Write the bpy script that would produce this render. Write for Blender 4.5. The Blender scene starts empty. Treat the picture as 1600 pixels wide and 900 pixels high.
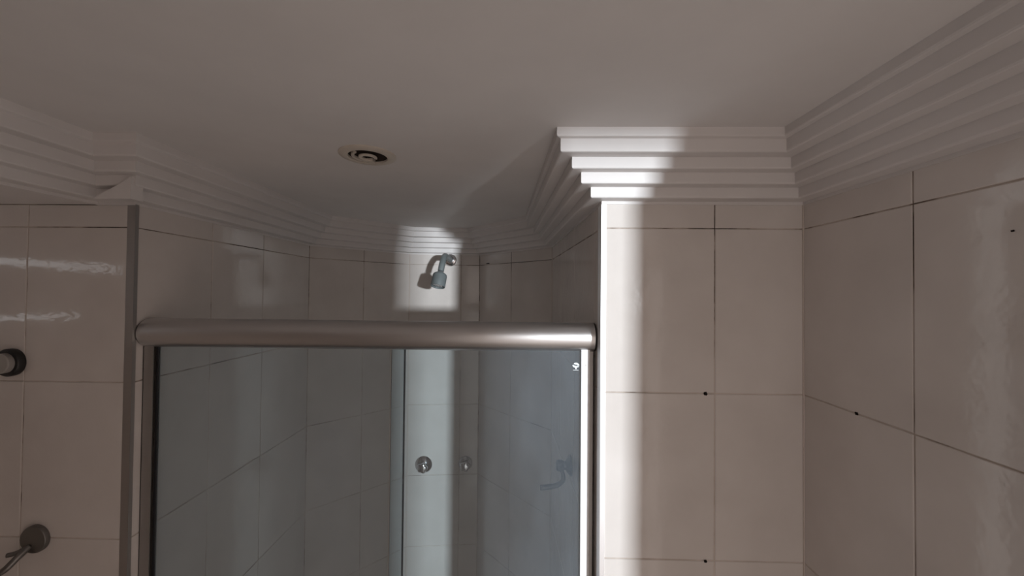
import bpy, bmesh, math, random
from mathutils import Vector, Matrix
random.seed(4)
CZ = 2.05                     # camera height above the floor
SC = bpy.context.scene
COL = SC.collection

# ------------------------------------------------------------------ camera
cam_data = bpy.data.cameras.new('camera')
cam = bpy.data.objects.new('camera', cam_data); COL.objects.link(cam)
cam_data.sensor_width = 36.0
cam_data.lens = 605.49 / 1600 * 36.0
cam_data.clip_start = 0.01
yaw, pitch, roll = -0.02104, 0.0151, 0.00895
F = Vector((math.sin(yaw)*math.cos(pitch), math.cos(yaw)*math.cos(pitch), math.sin(pitch)))
R0 = Vector((math.cos(yaw), -math.sin(yaw), 0)); U0 = R0.cross(F)
R = math.cos(roll)*R0 + math.sin(roll)*U0
U = -math.sin(roll)*R0 + math.cos(roll)*U0
cam.matrix_world = Matrix(((R.x, U.x, -F.x, 0), (R.y, U.y, -F.y, 0), (R.z, U.z, -F.z, CZ), (0, 0, 0, 1)))
SC.camera = cam

# ------------------------------------------------------------------ world, lights, exposure
SC.view_settings.view_transform = 'Standard'
SC.view_settings.look = 'None'
SC.view_settings.exposure = 0.0
SC.view_settings.gamma = 1.0
SC.view_settings.use_curve_mapping = False
world = bpy.data.worlds.new('world'); SC.world = world; world.use_nodes = True
bg = world.node_tree.nodes['Background']
bg.inputs['Color'].default_value = (1.0, 0.865, 0.795, 1)
bg.inputs['Strength'].default_value = 1.10

def area(name, loc, target, sx, sy, power, color):
    d = bpy.data.lights.new(name, 'AREA'); d.shape = 'RECTANGLE'
    d.size = sx; d.size_y = sy; d.energy = power; d.color = color
    o = bpy.data.objects.new(name, d); COL.objects.link(o)
    o.location = loc
    o.rotation_euler = (Vector(target) - Vector(loc)).to_track_quat('-Z', 'Y').to_euler()
    return o
# daylight from a slim window in the next room, cut to a beam by added blocks at the right
area('daylight', (1.74, -2.84, CZ - 0.015), (-0.1, 1.3, CZ + 0.05), 0.15, 0.14, 200.0, (0.88, 0.95, 1.0))

# ------------------------------------------------------------------ materials
def nt(name):
    m = bpy.data.materials.new(name); m.use_nodes = True
    t = m.node_tree; b = t.nodes['Principled BSDF']
    return m, t, b
def setp(b, color=None, rough=None, metal=None, spec=None, coat=None):
    if color: b.inputs['Base Color'].default_value = (*color, 1)
    if rough is not None: b.inputs['Roughness'].default_value = rough
    if metal is not None: b.inputs['Metallic'].default_value = metal
    if spec is not None: b.inputs['Specular IOR Level'].default_value = spec
    if coat is not None: b.inputs['Coat Weight'].default_value = coat
def noise(t, scale, detail=3, rough=0.5, coord='pos', stretch=None):
    n = t.nodes.new('ShaderNodeTexNoise')
    n.inputs['Scale'].default_value = scale; n.inputs['Detail'].default_value = detail
    n.inputs['Roughness'].default_value = rough
    g = t.nodes.new('ShaderNodeNewGeometry')
    src = g.outputs['Position']
    if stretch:
        mp = t.nodes.new('ShaderNodeMapping'); mp.inputs['Scale'].default_value = stretch
        t.links.new(src, mp.inputs['Vector']); src = mp.outputs['Vector']
    t.links.new(src, n.inputs['Vector'])
    return n
def ramp(t, fac, stops):
    r = t.nodes.new('ShaderNodeValToRGB')
    e = r.color_ramp.elements
    e[0].position, e[0].color = stops[0][0], (*stops[0][1], 1)
    e[1].position, e[1].color = stops[-1][0], (*stops[-1][1], 1)
    for p, c in stops[1:-1]:
        x = e.new(p); x.color = (*c, 1)
    t.links.new(fac, r.inputs['Fac']); return r
def bump(t, b, h, strength, dist=0.002):
    n = t.nodes.new('ShaderNodeBump'); n.inputs['Strength'].default_value = strength
    n.inputs['Distance'].default_value = dist
    t.links.new(h, n.inputs['Height']); t.links.new(n.outputs['Normal'], b.inputs['Normal'])

def mat_tile():
    m, t, b = nt('glazed_tile'); setp(b, rough=0.09, spec=0.5)
    n = noise(t, 9, 4)
    r = ramp(t, n.outputs['Fac'], [(0.3, (0.61, 0.565, 0.535)), (0.7, (0.67, 0.625, 0.595))])
    t.links.new(r.outputs['Color'], b.inputs['Base Color'])
    n2 = noise(t, 26, 3, 0.6); bump(t, b, n2.outputs['Fac'], 0.38, 0.0016)
    return m
def mat_grout():
    # soap dirt and mould sit mostly in the upper joints; lower ones stay pale
    m, t, b = nt('dirty_grout'); setp(b, rough=0.9, spec=0.2)
    n = noise(t, 9, 4, 0.65)
    g = t.nodes.new('ShaderNodeNewGeometry'); sx = t.nodes.new('ShaderNodeSeparateXYZ')
    t.links.new(g.outputs['Position'], sx.inputs[0])
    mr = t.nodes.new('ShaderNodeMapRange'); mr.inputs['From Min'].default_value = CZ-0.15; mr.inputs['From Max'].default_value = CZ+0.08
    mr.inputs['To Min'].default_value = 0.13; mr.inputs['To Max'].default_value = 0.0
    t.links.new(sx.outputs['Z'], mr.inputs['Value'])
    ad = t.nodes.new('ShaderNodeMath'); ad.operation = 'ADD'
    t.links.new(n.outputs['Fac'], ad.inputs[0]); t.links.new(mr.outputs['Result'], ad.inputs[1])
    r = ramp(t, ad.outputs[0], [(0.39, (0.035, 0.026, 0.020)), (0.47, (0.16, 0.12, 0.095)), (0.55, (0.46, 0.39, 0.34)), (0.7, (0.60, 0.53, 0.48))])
    t.links.new(r.outputs['Color'], b.inputs['Base Color'])
    return m
def mat_paint(name, c, rough=0.7, bs=0.08):
    m, t, b = nt(name); setp(b, rough=rough, spec=0.35)
    n = noise(t, 5, 5, 0.6)
    c2 = tuple(x*0.94 for x in c)
    r = ramp(t, n.outputs['Fac'], [(0.35, c2), (0.65, c)])
    t.links.new(r.outputs['Color'], b.inputs['Base Color'])
    n2 = noise(t, 160, 3); bump(t, b, n2.outputs['Fac'], bs, 0.0008)
    return m
def mat_metal(name, c, rough, brushed=True):
    m, t, b = nt(name); setp(b, c, rough, 1.0)
    if brushed:
        n = noise(t, 60, 2, 0.5, stretch=(1.0, 12, 12))
        r = t.nodes.new('ShaderNodeMapRange')
        r.inputs['To Min'].default_value = rough*0.9; r.inputs['To Max'].default_value = rough*1.15
        t.links.new(n.outputs['Fac'], r.inputs['Value']); t.links.new(r.outputs['Result'], b.inputs['Roughness'])
    return m
def mat_plain(name, c, rough, spec=0.5):
    m, t, b = nt(name); setp(b, c, rough, 0.0, spec)
    n = noise(t, 40, 2)
    r = ramp(t, n.outputs['Fac'], [(0.3, tuple(x*0.93 for x in c)), (0.7, c)])
    t.links.new(r.outputs['Color'], b.inputs['Base Color'])
    return m
def mat_glass():
    m = bpy.data.materials.new('filmed_glass'); m.use_nodes = True
    t = m.node_tree; t.nodes.clear()
    out = t.nodes.new('ShaderNodeOutputMaterial')
    tr = t.nodes.new('ShaderNodeBsdfTransparent'); tr.inputs['Color'].default_value = (0.92, 0.955, 0.965, 1)
    df = t.nodes.new('ShaderNodeBsdfDiffuse'); df.inputs['Color'].default_value = (0.66, 0.75, 0.86, 1)
    tl = t.nodes.new('ShaderNodeBsdfTranslucent'); tl.inputs['Color'].default_value = (0.66, 0.75, 0.86, 1)
    ad = t.nodes.new('ShaderNodeMixShader'); ad.inputs['Fac'].default_value = 0.35
    t.links.new(df.outputs[0], ad.inputs[1]); t.links.new(tl.outputs[0], ad.inputs[2])
    n = noise(t, 7, 5, 0.6, stretch=(1, 1, 0.35))
    mr = t.nodes.new('ShaderNodeMapRange'); mr.inputs['From Min'].default_value = 0.3; mr.inputs['From Max'].default_value = 0.7
    mr.inputs['To Min'].default_value = 0.04; mr.inputs['To Max'].default_value = 0.11
    t.links.new(n.outputs['Fac'], mr.inputs['Value'])
    mx = t.nodes.new('ShaderNodeMixShader')
    t.links.new(mr.outputs['Result'], mx.inputs['Fac']); t.links.new(tr.outputs[0], mx.inputs[1]); t.links.new(ad.outputs[0], mx.inputs[2])
    gl = t.nodes.new('ShaderNodeBsdfGlossy'); gl.inputs['Roughness'].default_value = 0.04
    fr = t.nodes.new('ShaderNodeFresnel'); fr.inputs['IOR'].default_value = 1.10
    m2 = t.nodes.new('ShaderNodeMixShader')
    t.links.new(fr.outputs[0], m2.inputs['Fac']); t.links.new(mx.outputs[0], m2.inputs[1]); t.links.new(gl.outputs[0], m2.inputs[2])
    t.links.new(m2.outputs[0], out.inputs['Surface'])
    return m
TILE = mat_tile(); GROUT = mat_grout()
CEIL = mat_paint('ceiling_paint', (0.77, 0.745, 0.735), 0.8)
PLASTER = mat_paint('white_plaster_paint', (0.72, 0.69, 0.68), 0.45)
WALLP = mat_paint('wall_paint', (0.60, 0.53, 0.48), 0.7)
FLOORM = mat_paint('floor_ceramic', (0.58, 0.53, 0.49), 0.4)
ALU = mat_metal('satin_aluminium', (0.62, 0.61, 0.61), 0.34)
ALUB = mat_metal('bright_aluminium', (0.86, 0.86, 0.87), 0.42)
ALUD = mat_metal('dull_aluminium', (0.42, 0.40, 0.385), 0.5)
WALU = mat_plain('white_coated_aluminium', (0.85, 0.85, 0.86), 0.35)
CHROME = mat_metal('chrome', (0.70, 0.70, 0.72), 0.12, False)
RUBBER = mat_plain('black_rubber', (0.02, 0.02, 0.023), 0.6)
BLACKP = mat_plain('black_plastic', (0.018, 0.017, 0.017), 0.35)
GREYP = mat_plain('grey_plastic', (0.17, 0.195, 0.20), 0.45)
LGREYP = mat_plain('pale_grey_plastic', (0.36, 0.34, 0.32), 0.55)
HOOKM = mat_metal('worn_chrome', (0.22, 0.21, 0.20), 0.45, False)
DARK = mat_plain('duct_shade', (0.03, 0.022, 0.018), 0.9, 0.1)  # shade inside the vent duct, put into the colour
SPOT = mat_plain('hole_shade', (0.012, 0.01, 0.009), 0.9, 0.1)  # dark of the grout holes and crack, put into the colour
VENTM = mat_plain('aged_white_plastic', (0.62, 0.56, 0.49), 0.45)
GLASS = mat_glass()
DECAL = mat_plain('white_print', (0.75, 0.80, 0.82), 0.5)

# ------------------------------------------------------------------ helpers
def link(name, me, mat, parent=None):
    if mat: me.materials.append(mat)
    o = bpy.data.objects.new(name, me); COL.objects.link(o)
    if parent: o.parent = parent
    return o
def obj(name, bm, mat, parent=None, smooth=False):
    bmesh.ops.recalc_face_normals(bm, faces=bm.faces)
    me = bpy.data.meshes.new(name); bm.to_mesh(me); bm.free()
    if smooth:
        for p in me.polygons: p.use_smooth = True
    return link(name, me, mat, parent)
def tag(o, label=None, cat=None, group=None, kind=None):
    if label: o['label'] = label
    if cat: o['category'] = cat
    if group: o['group'] = group
    if kind: o['kind'] = kind
    return o
def empty(name, loc):
    o = bpy.data.objects.new(name, None); COL.objects.link(o); o.location = loc
    o.empty_display_size = 0.02
    return o
def box(bm, x0, x1, y0, y1, z0, z1, bev=0):
    vs = [bm.verts.new((x, y, z)) for x in (x0, x1) for y in (y0, y1) for z in (z0, z1)]
    f = [(0, 1, 3, 2), (4, 6, 7, 5), (0, 4, 5, 1), (2, 3, 7, 6), (0, 2, 6, 4), (1, 5, 7, 3)]
    fs = [bm.faces.new([vs[i] for i in q]) for q in f]
    if bev:
        es = list({e for q in fs for e in q.edges})
        bmesh.ops.bevel(bm, geom=es, offset=bev, segments=2, affect='EDGES', profile=0.6)
def lathe(bm, prof, n=40, mat=Matrix.Identity(4), cap0=True, cap1=True):
    rings = []
    for r, z in prof:
        rings.append([bm.verts.new(mat @ Vector((r*math.cos(2*math.pi*i/n), r*math.sin(2*math.pi*i/n), z))) for i in range(n)])
    for a, b in zip(rings, rings[1:]):
        for i in range(n):
            bm.faces.new((a[i], a[(i+1) % n], b[(i+1) % n], b[i]))
    if cap0: bm.faces.new(rings[0][::-1])
    if cap1: bm.faces.new(rings[-1])
def frame_to(d, loc=(0, 0, 0)):
    return Matrix.Translation(loc) @ Vector(d).to_track_quat('Z', 'Y').to_matrix().to_4x4()
def spline(pts, per=8):
    P = [Vector(p) for p in pts]; P = [2*P[0]-P[1]] + P + [2*P[-1]-P[-2]]
    out = []
    for i in range(1, len(P)-2):
        for k in range(per):
            t = k/per
            out.append(0.5*((2*P[i]) + (P[i+1]-P[i-1])*t + (2*P[i-1]-5*P[i]+4*P[i+1]-P[i+2])*t*t + (-P[i-1]+3*P[i]-3*P[i+1]+P[i+2])*t**3))
    out.append(P[-2]); return out
def tube(bm, pts, rad, n=16):
    rings = []; ref = None
    for i, p in enumerate(pts):
        d = (pts[min(i+1, len(pts)-1)] - pts[max(i-1, 0)]).normalized()
        if ref is None: ref = d.orthogonal().normalized()
        ref = (ref - d*ref.dot(d)).normalized(); q = d.cross(ref)
        r = rad(i/(len(pts)-1)) if callable(rad) else rad
        rings.append([bm.verts.new(p + r*(math.cos(2*math.pi*k/n)*ref + math.sin(2*math.pi*k/n)*q)) for k in range(n)])
    for a, b in zip(rings, rings[1:]):
        for i in range(n): bm.faces.new((a[i], a[(i+1) % n], b[(i+1) % n], b[i]))
    bm.faces.new(rings[0][::-1]); bm.faces.new(rings[-1])
def smooth_by_angle(o, ang=35):
    me = o.data
    bm = bmesh.new(); bm.from_mesh(me)
    for e in bm.edges:
        if len(e.link_faces) == 2: e.smooth = e.calc_face_angle(0) < math.radians(ang)
    for f in bm.faces: f.smooth = True
    bm.to_mesh(me); bm.free()

# ------------------------------------------------------------------ plan of the room (x right, y into the picture)
HC = CZ + 0.2654              # ceiling
HB = CZ + 0.1692              # underside of the moulding
J = CZ + 0.12186; TH = 0.29882  # upper tile joint, tile pitch
A = Vector((0.1493, 0.71)); B = Vector((0.5109, 0.71))
C1 = Vector((-0.7513, 1.3627)); C2 = Vector((-0.4728, 1.6446)); C3 = Vector((-0.1757, 1.6727)); C4 = Vector((0.1121, 1.3638))
L = Vector((-0.7457, 0.7316)); LS = Vector((-0.8196, 0.7316)); LW = Vector((-1.30, 0.7316))
REND = 0.0                   # the right wall ends here, an added opening for the daylight
YB = -1.5

tile_cache = {}
def tile_mesh(w, h):
    k = (round(w, 4), round(h, 4))
    if k in tile_cache: return tile_cache[k]
    bm = bmesh.new(); g = 0.0009; c = 0.0010; d = 0.006
    x0, x1, z0, z1 = g, w-g, g, h-g
    def ring(i, y): return [bm.verts.new(p) for p in ((x0+i, y, z0+i), (x1-i, y, z0+i), (x1-i, y, z1-i), (x0+i, y, z1-i))]
    a = ring(0, -d); b = ring(0, -c*0.8); e = ring(c, 0.0)
    for p, q in ((a, b), (b, e)):
        for i in range(4): bm.faces.new((p[i], p[(i+1) % 4], q[(i+1) % 4], q[i]))
    bm.faces.new(e)
    bmesh.ops.recalc_face_normals(bm, faces=bm.faces)
    me = bpy.data.meshes.new('tile'); bm.to_mesh(me); bm.free(); me.materials.append(TILE)
    tile_cache[k] = me; return me
def tiled_wall(name, P0, P1, nrm, joints, rows, thick=0.05, top=None, low=0.0, ext0=0.0, ext1=0.0, first=True):
    """P0->P1 runs along the tile faces, nrm points into the room; joints = distances from P0 of the vertical joints"""
    u = (P1-P0); Ln = u.length; u = u.normalized(); n = Vector(nrm).normalized()
    top = HC if top is None else top
    bm = bmesh.new()
    back = 0.0013
    pts = [P0 - u*ext0 - n*back, P1 + u*ext1 - n*back, P1 + u*ext1 - n*thick, P0 - u*ext0 - n*thick]
    lo = [bm.verts.new((p.x, p.y, low)) for p in pts]; hi = [bm.verts.new((p.x, p.y, top)) for p in pts]
    for i in range(4): bm.faces.new((lo[i], lo[(i+1) % 4], hi[(i+1) % 4], hi[i]))
    bm.faces.new(lo[::-1]); bm.faces.new(hi)
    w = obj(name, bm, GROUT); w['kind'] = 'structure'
    cuts = [0] + joints + [Ln]
    # frame: local x along the wall, local y = into the room, local z up
    flip = (u.x*n.y - u.y*n.x) < 0
    for a, b in zip(cuts, cuts[1:]):
        for z0, z1 in rows:
            me = tile_mesh(b-a, z1-z0)
            o = bpy.data.objects.new('tile', me); COL.objects.link(o); o.parent = w
            if flip:   # start from the other end so that the frame stays right-handed
                org = P0 + u*b; ax = -u
            else:
                org = P0 + u*a; ax = u
            ang = 0.0022
            rx = random.uniform(-ang, ang); rz = random.uniform(-ang, ang)
            M = Matrix(((ax.x, n.x, 0, org.x), (ax.y, n.y, 0, org.y), (0, 0, 1, z0), (0, 0, 0, 1)))
            c = Vector(((b-a)/2, 0, (z1-z0)/2))
            o.matrix_world = M @ Matrix.Translation(c) @ Matrix.Rotation(rx, 4, 'X') @ Matrix.Rotation(rz, 4, 'Z') @ Matrix.Translation(-c)
    return w
def rows_to(top, n=5):
    r = [(J, top)]
    for k in range(n): r.append((J-(k+1)*TH, J-k*TH))
    if n >= 6: r.append((0.0, J-n*TH))
    return r

# floor, ceiling
bm = bmesh.new(); box(bm, -1.36, 0.80, YB, 1.80, -0.08, 0.0); tag(obj('floor', bm, FLOORM), kind='structure')
bm = bmesh.new(); box(bm, -1.40, 0.80, YB, 1.80, HC, HC+0.08); tag(obj('ceiling', bm, CEIL), kind='structure')
# dropped ceiling along the left side
bm = bmesh.new(); box(bm, -1.30, LS.x, YB, LS.y, CZ+0.166, HC); so = tag(obj('ceiling_soffit', bm, PLASTER), kind='structure'); so.name = 'ceiling_soffit'
# plaster made good where the mouldings meet above the aluminium corner strip
bm = bmesh.new()
poly = [(-0.770, CZ+0.1640), (-0.6990, CZ+0.1640), (-0.6990, CZ+0.2055), (-0.718, CZ+0.1920), (-0.764, CZ+0.1675)]
fr_ = [bm.verts.new((x, 0.677, z)) for x, z in poly]; bk_ = [bm.verts.new((x, 0.700, z)) for x, z in poly]
bm.faces.new(fr_); bm.faces.new(bk_[::-1])
for i in range(5): bm.faces.new((fr_[i], fr_[(i+1) % 5], bk_[(i+1) % 5], bk_[i]))
obj('plaster_infill', bm, PLASTER, so)

# tiled walls
T = HB - 0.0005
pier = tiled_wall('wall_front', A, B, (0, -1), [0.2036], rows_to(T), ext0=-0.006, ext1=0.0, thick=0.06)
right = tiled_wall('wall_right', B, Vector((B.x, REND)), (-1, 0), [0.1952, 0.3952, 0.5952], rows_to(T), thick=0.12, ext0=0.05)
lf = tiled_wall('wall_left', LW, L, (0, -1), [0.143, 0.3427], rows_to(CZ+0.166), thick=0.06, ext1=-0.006, ext0=0.05)
al = tiled_wall('wall_shower_left', Vector((L.x, L.y)), C1, (1, 0.009), [0.1925, 0.3825], rows_to(T), ext0=-0.01, ext1=0.02)
bl = tiled_wall('wall_shower_back_left', C1, C2, (0.712, -0.703), [0.198], rows_to(T), ext0=0.02, ext1=0.02)
bk = tiled_wall('wall_shower_back', C2, C3, (0.094, -0.996), [0.219], rows_to(T), ext0=0.02, ext1=0.02)
br = tiled_wall('wall_shower_back_right', C3, C4, (-0.732, -0.682), [0.2057], rows_to(T), ext0=0.02, ext1=0.02)
ar = tiled_wall('wall_shower_right', C4, A, (-1, -0.057), [0.2, 0.4, 0.6], rows_to(T), ext0=0.02, ext1=-0.01)
for par, c in ((right, B), (br, C4), (bk, C2)):
    bm = bmesh.new(); box(bm, c.x-0.0016, c.x+0.002, c.y-0.0016, c.y+0.002, 0.3, T); obj('corner_caulk', bm, WALLP, par)
# added unseen block, keeps the daylight off the near ceiling
bm = bmesh.new(); box(bm, 0.670, 1.45, -0.80, -0.70, CZ+0.142, HC+0.05); tag(obj('trim_12', bm, WALLP), kind='structure')
# unseen partial wall added behind the camera to shade the left wall
bm = bmesh.new(); box(bm, -1.36, -0.12, -0.56, -0.50, 0.0, HC); tag(obj('wall_shade_rear', bm, WALLP), kind='structure')
# unseen louvred frame with glowing slits, added for streaks mirrored in the tiles
bm = bmesh.new()
for z0, z1 in ((-0.14, -0.079), (-0.066, 0.060), (0.079, 0.13)): box(bm, -1.302, -1.290, 0.10, 0.66, CZ+z0, CZ+z1, 0.002)
w1 = tag(obj('streak_frame', bm, PLASTER), kind='structure')
em = bpy.data.materials.new('streak_glow'); em.use_nodes = True; eb = em.node_tree.nodes['Principled BSDF']
eb.inputs['Base Color'].default_value = (0.1, 0.1, 0.1, 1); eb.inputs['Emission Color'].default_value = (0.95, 0.97, 1, 1); eb.inputs['Emission Strength'].default_value = 1.6
bm = bmesh.new(); box(bm, -1.304, -1.297, 0.24, 0.62, CZ+0.059, CZ+0.080); obj('pane', bm, em, w1)  # glowing slit, added for the upper mirrored streak
bm = bmesh.new(); box(bm, -1.304, -1.297, 0.36, 0.62, CZ-0.080, CZ-0.065); obj('pane', bm, em, w1)  # glowing slit, added for the lower mirrored streak
# far left side wall behind the soffit
bm = bmesh.new(); box(bm, -1.36, -1.30, YB, 0.79, 0.0, HC); tag(obj('wall_far_left', bm, WALLP), kind='structure')
# unseen slab with knob added past the right wall, cuts the beam's left edge
bm = bmesh.new(); box(bm, 0.635, 0.670, -1.50, -0.667, 0.01, HC-0.003)
d1 = tag(obj('beam_block_side', bm, WALLP), kind='structure')
bm = bmesh.new(); lathe(bm, [(0.0, 0.0), (0.012, 0.0), (0.011, 0.03), (0.02, 0.045), (0.02, 0.055), (0.0, 0.062)], 20, Matrix.Translation((0.635, -0.74, 1.0)) @ Matrix.Rotation(-math.pi/2, 4, 'Y'), False, False)
obj('beam_block_knob', bm, CHROME, d1, True)

# ------------------------------------------------------------------ stepped crown moulding, one mitred run per wall
def hm(v): return CZ + 0.1705 + (v-0.1695)*(0.2654-0.1705)/(0.262-0.1695)
raw = [(0.0985, 0.262), (0.0985, 0.2475), (0.0915, 0.2465), (0.0915, 0.226), (0.0690, 0.2255), (0.0690, 0.2070), (0.0495, 0.2067),
       (0.0495, 0.188), (0.0280, 0.1877), (0.0280, 0.1695), (0.0020, 0.1695), (0.0020, 0.1640), (-0.0008, 0.1640), (-0.0008, 0.262)]
# soften the lower lips
prof = []
for i, (p, h) in enumerate(raw):
    if i in (1, 3, 5, 7, 9):
        prof += [(p, hm(h)+0.0028), (p-0.0007, hm(h)+0.0009), (p-0.0026, hm(h))]
    else: prof.append((p, hm(h)))
path = [(Vector((B.x, 0.25)), None), (B, None), (A, None), (C4, None), (C3, None), (C2, None), (C1, None), (L, None), (LS, None), (Vector((LS.x, YB)), None)]
P = [p for p, _ in path]
nr = []
for a, b in zip(P, P[1:]):
    d = (b-a).normalized(); nr.append(Vector((-d.y, d.x)))      # left-hand side of travel = room side
def miter(i):
    if i == 0: return nr[0]
    if i == len(P)-1: return nr[-1]
    a, b = nr[i-1], nr[i]; s = (a+b).normalized(); return s / max(0.2, s.dot(a))
for i in range(len(P)-1):
    bm = bmesh.new(); r0 = []; r1 = []
    for p, h in prof:
        q0 = P[i] + miter(i)*p; q1 = P[i+1] + miter(i+1)*p
        r0.append(bm.verts.new((q0.x, q0.y, h))); r1.append(bm.verts.new((q1.x, q1.y, h)))
    m_ = len(prof)
    for k in range(m_): bm.faces.new((r0[k], r0[(k+1) % m_], r1[(k+1) % m_], r1[k]))
    bm.faces.new(r0); bm.faces.new(r1[::-1])
    o = obj('trim_%d' % (i+1), bm, PLASTER); o['kind'] = 'structure'

# ------------------------------------------------------------------ aluminium corner strips (L section)
def lprofile(name, pts, mat):
    bm = bmesh.new()
    lo = [bm.verts.new((x, y, 0.3)) for x, y in pts]; hi = [bm.verts.new((x, y, HB-0.003)) for x, y in pts]
    n_ = len(pts)
    for i in range(n_): bm.faces.new((lo[i], lo[(i+1) % n_], hi[(i+1) % n_], hi[i]))
    bm.faces.new(lo[::-1]); bm.faces.new(hi)
    return tag(obj(name, bm, mat), kind='structure')
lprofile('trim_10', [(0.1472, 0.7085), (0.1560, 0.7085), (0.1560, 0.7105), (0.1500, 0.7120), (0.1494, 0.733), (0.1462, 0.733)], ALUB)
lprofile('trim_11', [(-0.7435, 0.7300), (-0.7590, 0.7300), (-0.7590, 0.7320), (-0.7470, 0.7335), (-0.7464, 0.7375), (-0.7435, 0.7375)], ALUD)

# ------------------------------------------------------------------ holes and a crack in the joints, their shade put into dark blobs
def spot(parent, loc, sx, sz, nrm):
    bm = bmesh.new(); bmesh.ops.create_icosphere(bm, subdivisions=2, radius=1.0)
    n = Vector((nrm[0], nrm[1], 0)).normalized(); u = Vector((n.y, -n.x, 0))
    for v in bm.verts:
        k = 1 + 0.18*math.sin(5*v.co.x+3*v.co.z+loc[0]*40)
        c = v.co.copy(); v.co = Vector(loc) + u*(c.x*sx*k) + n*(c.y*0.0012) + Vector((0, 0, c.z*sz*k))
    return obj('grout_hole', bm, SPOT, parent, True)
spot(pier, (0.336, 0.7095, CZ-0.177), 0.0034, 0.0036, (0, -1))
spot(pier, (0.3364, 0.7095, CZ-0.4765), 0.003, 0.0028, (0, -1))
spot(right, (0.5105, 0.600, CZ-0.1765), 0.0030, 0.0026, (-1, 0))
sp = C3 + (C4-C3).normalized()*0.0555
spot(br, (sp.x, sp.y, CZ+0.127), 0.0125, 0.0022, (-0.732, -0.682))
spot(right, (0.5105, 0.412, CZ+0.070), 0.0016, 0.0011, (-1, 0))

# ------------------------------------------------------------------ shower door frame: header tube, wall channels, gasket
RY, RZ, RR = 0.7630, CZ-0.0835, 0.0285
fr = empty('shower_door_frame', (-0.30, RY, RZ))
tag(fr, 'satin aluminium shower door frame with thick round header tube between the tiled jambs', 'door frame')
def ploc(o, parent):         # keep world placement under a parent
    o.parent = parent; o.matrix_parent_inverse = Matrix.Translation(parent.location).inverted(); return o
bm = bmesh.new()
n = 56; x0, x1 = -0.7425, 0.1440
lathe(bm, [(RR-0.0012, 0), (RR, 0.0008), (RR, x1-x0-0.0008), (RR-0.0012, x1-x0)], n, Matrix.Translation((x0, RY, RZ)) @ Matrix.Rotation(math.pi/2, 4, 'Y'))
o = obj('header_tube', bm, ALU, fr); smooth_by_angle(o, 40); ploc(o, fr)
for xa, xb in ((x0-0.0022, x0-0.0002), (x1+0.0002, x1+0.0022)):
    bm = bmesh.new(); lathe(bm, [(RR-0.003, 0), (RR-0.0012, 0.0005), (RR-0.0012, 0.0015), (RR-0.003, 0.002)], 48, Matrix.Translation((xa, RY, RZ)) @ Matrix.Rotation(math.pi/2, 4, 'Y'))
    ploc(tag(obj('end_plug', bm, BLACKP, fr), 'thin dark plug closing the tube end'), fr)
def uprofile(name, x0, x1, y0, y1, mat, parent, open_dir):
    bm = bmesh.new(); t_ = 0.0015
    if open_dir > 0:
        box(bm, x0, x0+t_, y0, y1, 0.25, RZ); box(bm, x0, x1, y0, y0+t_, 0.25, RZ); box(bm, x0, x1, y1-t_, y1, 0.25, RZ)
    else:
        box(bm, x1-t_, x1, y0, y1, 0.25, RZ); box(bm, x0, x1, y0, y0+t_, 0.25, RZ); box(bm, x0, x1, y1-t_, y1, 0.25, RZ)
    return ploc(obj(name, bm, mat, parent), parent)
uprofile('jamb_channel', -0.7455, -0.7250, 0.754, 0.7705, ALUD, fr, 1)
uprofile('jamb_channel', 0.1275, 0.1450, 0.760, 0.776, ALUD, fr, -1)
bm = bmesh.new(); box(bm, -0.7250, -0.7205, 0.7610, 0.7635, 0.25, RZ, 0.0006); ploc(obj('gasket', bm, RUBBER, fr), fr)

# fixed glass panel (left)
gp = empty('glass_panel', (-0.47, 0.766, 0.25))
tag(gp, 'fixed clear glass panel filling the left half of the shower opening', 'glass panel')
bm = bmesh.new(); box(bm, -0.7212, -0.2285, 0.7635, 0.7675, 0.25, RZ, 0.0005); ploc(obj('pane', bm, GLASS, gp), gp)
bm = bmesh.new(); box(bm, -0.2285, -0.2262, 0.7625, 0.7685, 0.25, RZ, 0.0005); ploc(obj('edge_seal', bm, RUBBER, gp), gp)
# sliding glass door (right)
gd = empty('sliding_glass_door', (-0.07, 0.752, 0.25))
tag(gd, 'sliding glass door with white edge stile on the right half of the shower', 'glass door')
bm = bmesh.new(); box(bm, -0.2495, 0.1180, 0.7500, 0.7540, 0.25, RZ, 0.0005); ploc(obj('pane', bm, GLASS, gd), gd)
bm = bmesh.new(); box(bm, -0.2507, -0.2492, 0.7494, 0.7546, 0.25, RZ-0.002, 0.0003); ploc(obj('edge_strip', bm, ALUD, gd), gd)
bm = bmesh.new(); box(bm, 0.1180, 0.1345, 0.7460, 0.7585, 0.25, RZ, 0.001); ploc(tag(obj('edge_stile', bm, WALU, gd), 'bright white vertical stile'), gd)
bm = bmesh.new(); lathe(bm, [(0.0, 0), (0.0016, 0.0002), (0.0018, 0.0008)], 14, Matrix.Translation((0.1275, 0.7453, CZ-0.135)) @ Matrix.Rotation(-math.pi/2, 4, 'X'), False, True)
ploc(obj('screw', bm, ALUD, gd), gd)
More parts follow.
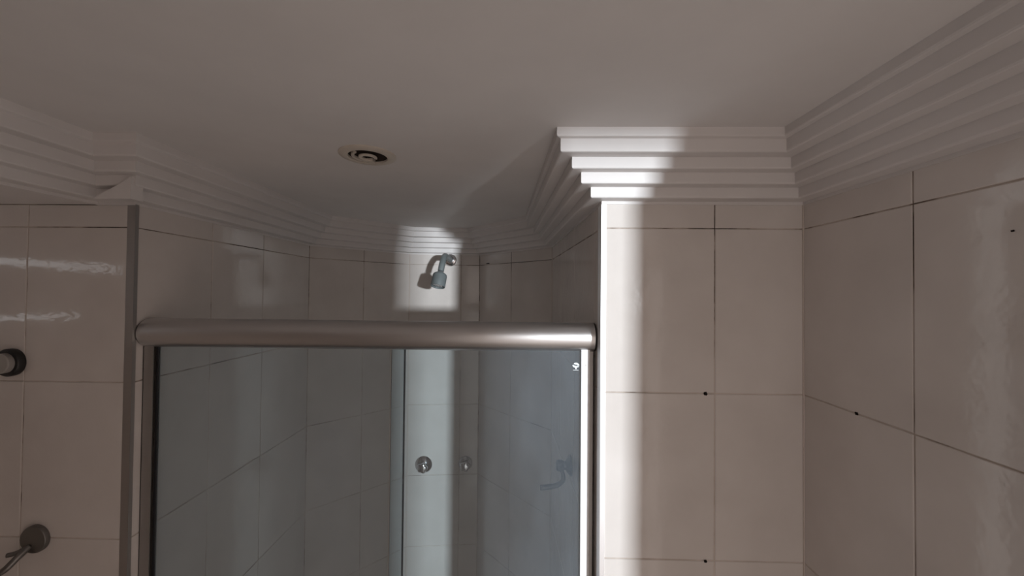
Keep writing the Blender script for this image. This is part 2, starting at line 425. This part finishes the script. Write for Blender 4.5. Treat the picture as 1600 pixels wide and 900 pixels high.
# small printed emblem near the top corner: a dome with a cut, a stem and a bar under it
bm = bmesh.new()
ex, ez, ey = 0.1085, CZ-0.1375, 0.7494
def plate(pts):
    a = [bm.verts.new((ex+x, ey, ez+z)) for x, z in pts]; b = [bm.verts.new((ex+x, ey+0.0004, ez+z)) for x, z in pts]
    bm.faces.new(a); bm.faces.new(b[::-1])
    for i in range(len(pts)): bm.faces.new((a[i], a[(i+1) % len(pts)], b[(i+1) % len(pts)], b[i]))
dome = [(0.0065*math.cos(t), 0.0005+0.0058*math.sin(t)) for t in [math.radians(d) for d in range(0, 150, 15)]]
plate(dome + [(-0.002, 0.0026), (0.002, 0.0022), (0.003, 0.0008)])
plate([(-0.0072, 0.0008), (-0.0052, 0.0022), (-0.002, 0.0006), (0.005, -0.0002), (0.0058, -0.002), (0.002, -0.0028), (0.0008, -0.0066), (-0.0006, -0.0066), (-0.0024, -0.003), (-0.005, -0.0022)])
plate([(-0.0055, -0.0084), (0.0050, -0.0084), (0.0050, -0.0075), (-0.0055, -0.0075)])
ploc(tag(obj('maker_emblem', bm, DECAL, gd), 'small white printed emblem with a bar beneath'), gd)

# ------------------------------------------------------------------ shower head on the back wall
def back_pt(X): # point on the back wall faces
    t = (X-C2.x)/(C3.x-C2.x); return C2.y + t*(C3.y-C2.y)
fx, fz = -0.3015, CZ+0.1425; fy = back_pt(fx)
sh = empty('overhead_shower', (fx, fy, fz))
tag(sh, 'grey plastic shower head on a bent pipe with chrome wall flange', 'shower head')
bm = bmesh.new()
lathe(bm, [(0.006, 0.0), (0.0265, 0.0), (0.0265, 0.0035), (0.023, 0.0075), (0.0165, 0.0085), (0.0155, 0.006), (0.012, 0.006), (0.012, 0.012), (0.006, 0.012)], 36, frame_to((0, -1, 0), (0, 0, 0)), False, False)
o = obj('flange', bm, CHROME, sh); smooth_by_angle(o, 30)
ax = Vector((-0.10, -0.34, -0.93)).normalized()
top = Vector((-0.2960-fx, 1.462-fy, CZ+0.112-fz))
arm = spline([(0, -0.004, 0), (0.001, -0.05, 0.004), (0.003, -0.12, 0.005), (0.0055, -0.165, -0.003), tuple(top), tuple(top+ax*0.030)], 8)
bm = bmesh.new(); tube(bm, arm, 0.0118, 20); obj('pipe', bm, GREYP, sh, True)
M = frame_to(ax, top+ax*0.018)
bm = bmesh.new()
lathe(bm, [(0.0116, 0.018), (0.0135, 0.0185), (0.0145, 0.021), (0.0205, 0.0235), (0.0252, 0.0275), (0.0266, 0.033), (0.0270, 0.073), (0.0262, 0.0755), (0.0235, 0.0755), (0.0225, 0.069), (0.0225, 0.068)], 40, M, True, True)
o = obj('body', bm, GREYP, sh); smooth_by_angle(o, 40)
bm = bmesh.new(); lathe(bm, [(0.0222, 0.0685), (0.0222, 0.0700), (0.016, 0.0712), (0.0, 0.0716)], 32, M, True, False)
sf = obj('spray_plate', bm, CHROME, sh)
bm = bmesh.new()
for r_, c_ in ((0.006, 6), (0.012, 12), (0.018, 18)):
    for k in range(c_):
        a_ = 2*math.pi*k/c_
        lathe(bm, [(0.0009, 0.0708), (0.0009, 0.0722)], 6, M @ Matrix.Translation((r_*math.cos(a_), r_*math.sin(a_), 0)))
o = obj('nozzles', bm, RUBBER, sf); o['kind'] = 'stuff'

# ------------------------------------------------------------------ chrome valves on the shower back walls
def valve(X, Y, n2, z, label, group=None, r=0.036):
    v = empty('shower_valve', (X, Y, z)); tag(v, label, 'valve', group)
    M = frame_to((n2[0], n2[1], 0))
    bm = bmesh.new(); lathe(bm, [(0.0, 0.0), (r, 0.0), (r, 0.002), (r*0.82, 0.0085), (r*0.45, 0.014), (0.012, 0.016), (0.012, 0.022), (0.0, 0.022)], 36, M, False, False)
    o = obj('flange', bm, CHROME, v); smooth_by_angle(o, 40)
    bm = bmesh.new()
    prof_n = 40; rings = []
    for zz, rr in ((0.021, 0.010), (0.023, 0.0195), (0.036, 0.021), (0.042, 0.0185), (0.044, 0.010)):
        rings.append([bm.verts.new(M @ Vector((rr*(1+0.10*math.cos(5*a))*math.cos(a), rr*(1+0.10*math.cos(5*a))*math.sin(a), zz))) for a in [2*math.pi*i/prof_n for i in range(prof_n)]])
    for a, b in zip(rings, rings[1:]):
        for i in range(prof_n): bm.faces.new((a[i], a[(i+1) % prof_n], b[(i+1) % prof_n], b[i]))
    bm.faces.new(rings[0][::-1]); bm.faces.new(rings[-1])
    obj('knob', bm, CHROME, v, True)
    return v
valve(-0.404, back_pt(-0.404), (0.094, -0.996), CZ-0.7285, 'round chrome shower valve on the brighter tiles below the shower head')
valve(-0.228, back_pt(-0.228), (0.094, -0.996), CZ-0.7260, 'round chrome shower valve in the shade right of the other valve', r=0.030)

# ------------------------------------------------------------------ tap with curved lever on the right shower wall
ty = 1.00; tx = C4.x + (A.x-C4.x)*(C4.y-ty)/(C4.y-A.y); tz = CZ-0.437
tp = empty('shower_tap', (tx, ty, tz)); tag(tp, 'dark chrome tap with curved lever on the right shower wall behind the glass', 'tap')
M = frame_to((-1, -0.057, 0))
bm = bmesh.new(); lathe(bm, [(0.0, 0.0), (0.026, 0.0), (0.026, 0.002), (0.015, 0.011), (0.0105, 0.013), (0.0105, 0.02), (0.0, 0.02)], 32, M, False, False)
o = obj('flange', bm, HOOKM, tp); smooth_by_angle(o, 40)
bm = bmesh.new(); lathe(bm, [(0.0, 0.019), (0.012, 0.019), (0.0135, 0.022), (0.0135, 0.034), (0.010, 0.038), (0.0, 0.038)], 28, M, False, False)
o = obj('hub', bm, HOOKM, tp); smooth_by_angle(o, 40)
bm = bmesh.new(); tube(bm, spline([(-0.026, 0, -0.006), (-0.019, -0.004, -0.024), (-0.022, -0.008, -0.037), (-0.042, -0.012, -0.047), (-0.078, -0.016, -0.050)], 8), lambda s: 0.0048+0.0018*s, 14)
obj('lever', bm, HOOKM, tp, True)

# ------------------------------------------------------------------ towel hook and wall knob on the left wall
hk = empty('towel_hook', (-0.922, 0.7316, CZ-0.4760)); tag(hk, 'dull chrome towel hook with round plate low on the left tiled wall', 'hook')
M = frame_to((0, -1, 0))
bm = bmesh.new(); lathe(bm, [(0.0, 0.0), (0.0258, 0.0), (0.0258, 0.006), (0.0245, 0.008), (0.0, 0.0085)], 40, M, False, False)
o = obj('wall_plate', bm, HOOKM, hk); smooth_by_angle(o, 40)
bm = bmesh.new(); tube(bm, spline([(-0.006, -0.006, -0.012), (-0.010, -0.022, -0.024), (-0.020, -0.034, -0.040), (-0.040, -0.040, -0.048), (-0.068, -0.041, -0.050), (-0.092, -0.040, -0.040)], 8), 0.0056, 14)
obj('arm', bm, HOOKM, hk, True)
bm = bmesh.new(); tube(bm, spline([(-0.010, -0.006, -0.014), (-0.020, -0.016, -0.019), (-0.030, -0.022, -0.020)], 6), 0.0040, 12)
obj('prong', bm, HOOKM, hk, True)

kb = empty('wall_knob', (-0.9790, 0.7316, CZ-0.1405)); tag(kb, 'round black wall knob with grey face on the left tiled wall', 'knob')
bm = bmesh.new(); lathe(bm, [(0.0, 0.0), (0.0262, 0.0), (0.0266, 0.002), (0.0266, 0.009), (0.0245, 0.012), (0.0, 0.012)], 44, M, False, False)
o = obj('body', bm, BLACKP, kb); smooth_by_angle(o, 40)
bm = bmesh.new(); lathe(bm, [(0.0, 0.0115), (0.0190, 0.0115), (0.0190, 0.0205), (0.0175, 0.0220), (0.0, 0.0225)], 44, M, False, False)
o = obj('face_cap', bm, LGREYP, kb); smooth_by_angle(o, 40); o['label'] = 'grey round face cap'

# ------------------------------------------------------------------ ceiling vent
vt = empty('ceiling_vent', (-0.296, 0.738, HC)); tag(vt, 'round yellowed white ceiling vent with spiral louvre above the shower header', 'vent')
D = Matrix.Rotation(math.pi, 4, 'X')
bm = bmesh.new()
lathe(bm, [(0.0530, 0.0), (0.0530, 0.0018), (0.0500, 0.0038), (0.0405, 0.0052), (0.0365, 0.0044), (0.0360, 0.0002)], 64, D, False, False)
o = obj('flange', bm, VENTM, vt); smooth_by_angle(o, 40)
bm = bmesh.new(); lathe(bm, [(0.0, 0.0004), (0.0362, 0.0006)], 48, D, False, False); obj('duct_shade_disc', bm, DARK, vt)  # flat disc, its dark colour stands for the shade in the duct
def ribbon(name, r0, r1, a0, a1, w, ztop, zbot, N=60):
    bm = bmesh.new(); sec = []
    for i in range(N+1):
        s = i/N; a = math.radians(a0+(a1-a0)*s); r = r0+(r1-r0)*s
        zt, zb = (z(s) if callable(z) else z for z in (ztop, zbot))
        c, q = math.cos(a), math.sin(a)
        sec.append([bm.verts.new((rr*c, rr*q, -zz)) for rr, zz in ((r-w/2, zt), (r+w/2, zt), (r+w/2, zb-0.001), (r+w/2-0.001, zb), (r-w/2+0.001, zb), (r-w/2, zb-0.001))])
    for a, b in zip(sec, sec[1:]):
        for k in range(6): bm.faces.new((a[k], a[(k+1) % 6], b[(k+1) % 6], b[k]))
    bm.faces.new(sec[0]); bm.faces.new(sec[-1][::-1])
    o = obj(name, bm, VENTM, vt); smooth_by_angle(o, 40); return o
ribbon('louvre_ring', 0.0285, 0.0245, 240, 80, 0.0055, 0.0008, 0.0052)
ribbon('louvre_ring', 0.0140, 0.0140, 88, 385, 0.0062, 0.0030, 0.0066)
bm = bmesh.new()
box(bm, -0.0045, 0.0075, -0.027, -0.012, -0.0078, -0.0008, 0.0015)
bmesh.ops.transform(bm, matrix=Matrix.Rotation(math.pi, 4, 'Z'), verts=bm.verts)
obj('louvre_stem', bm, VENTM, vt)
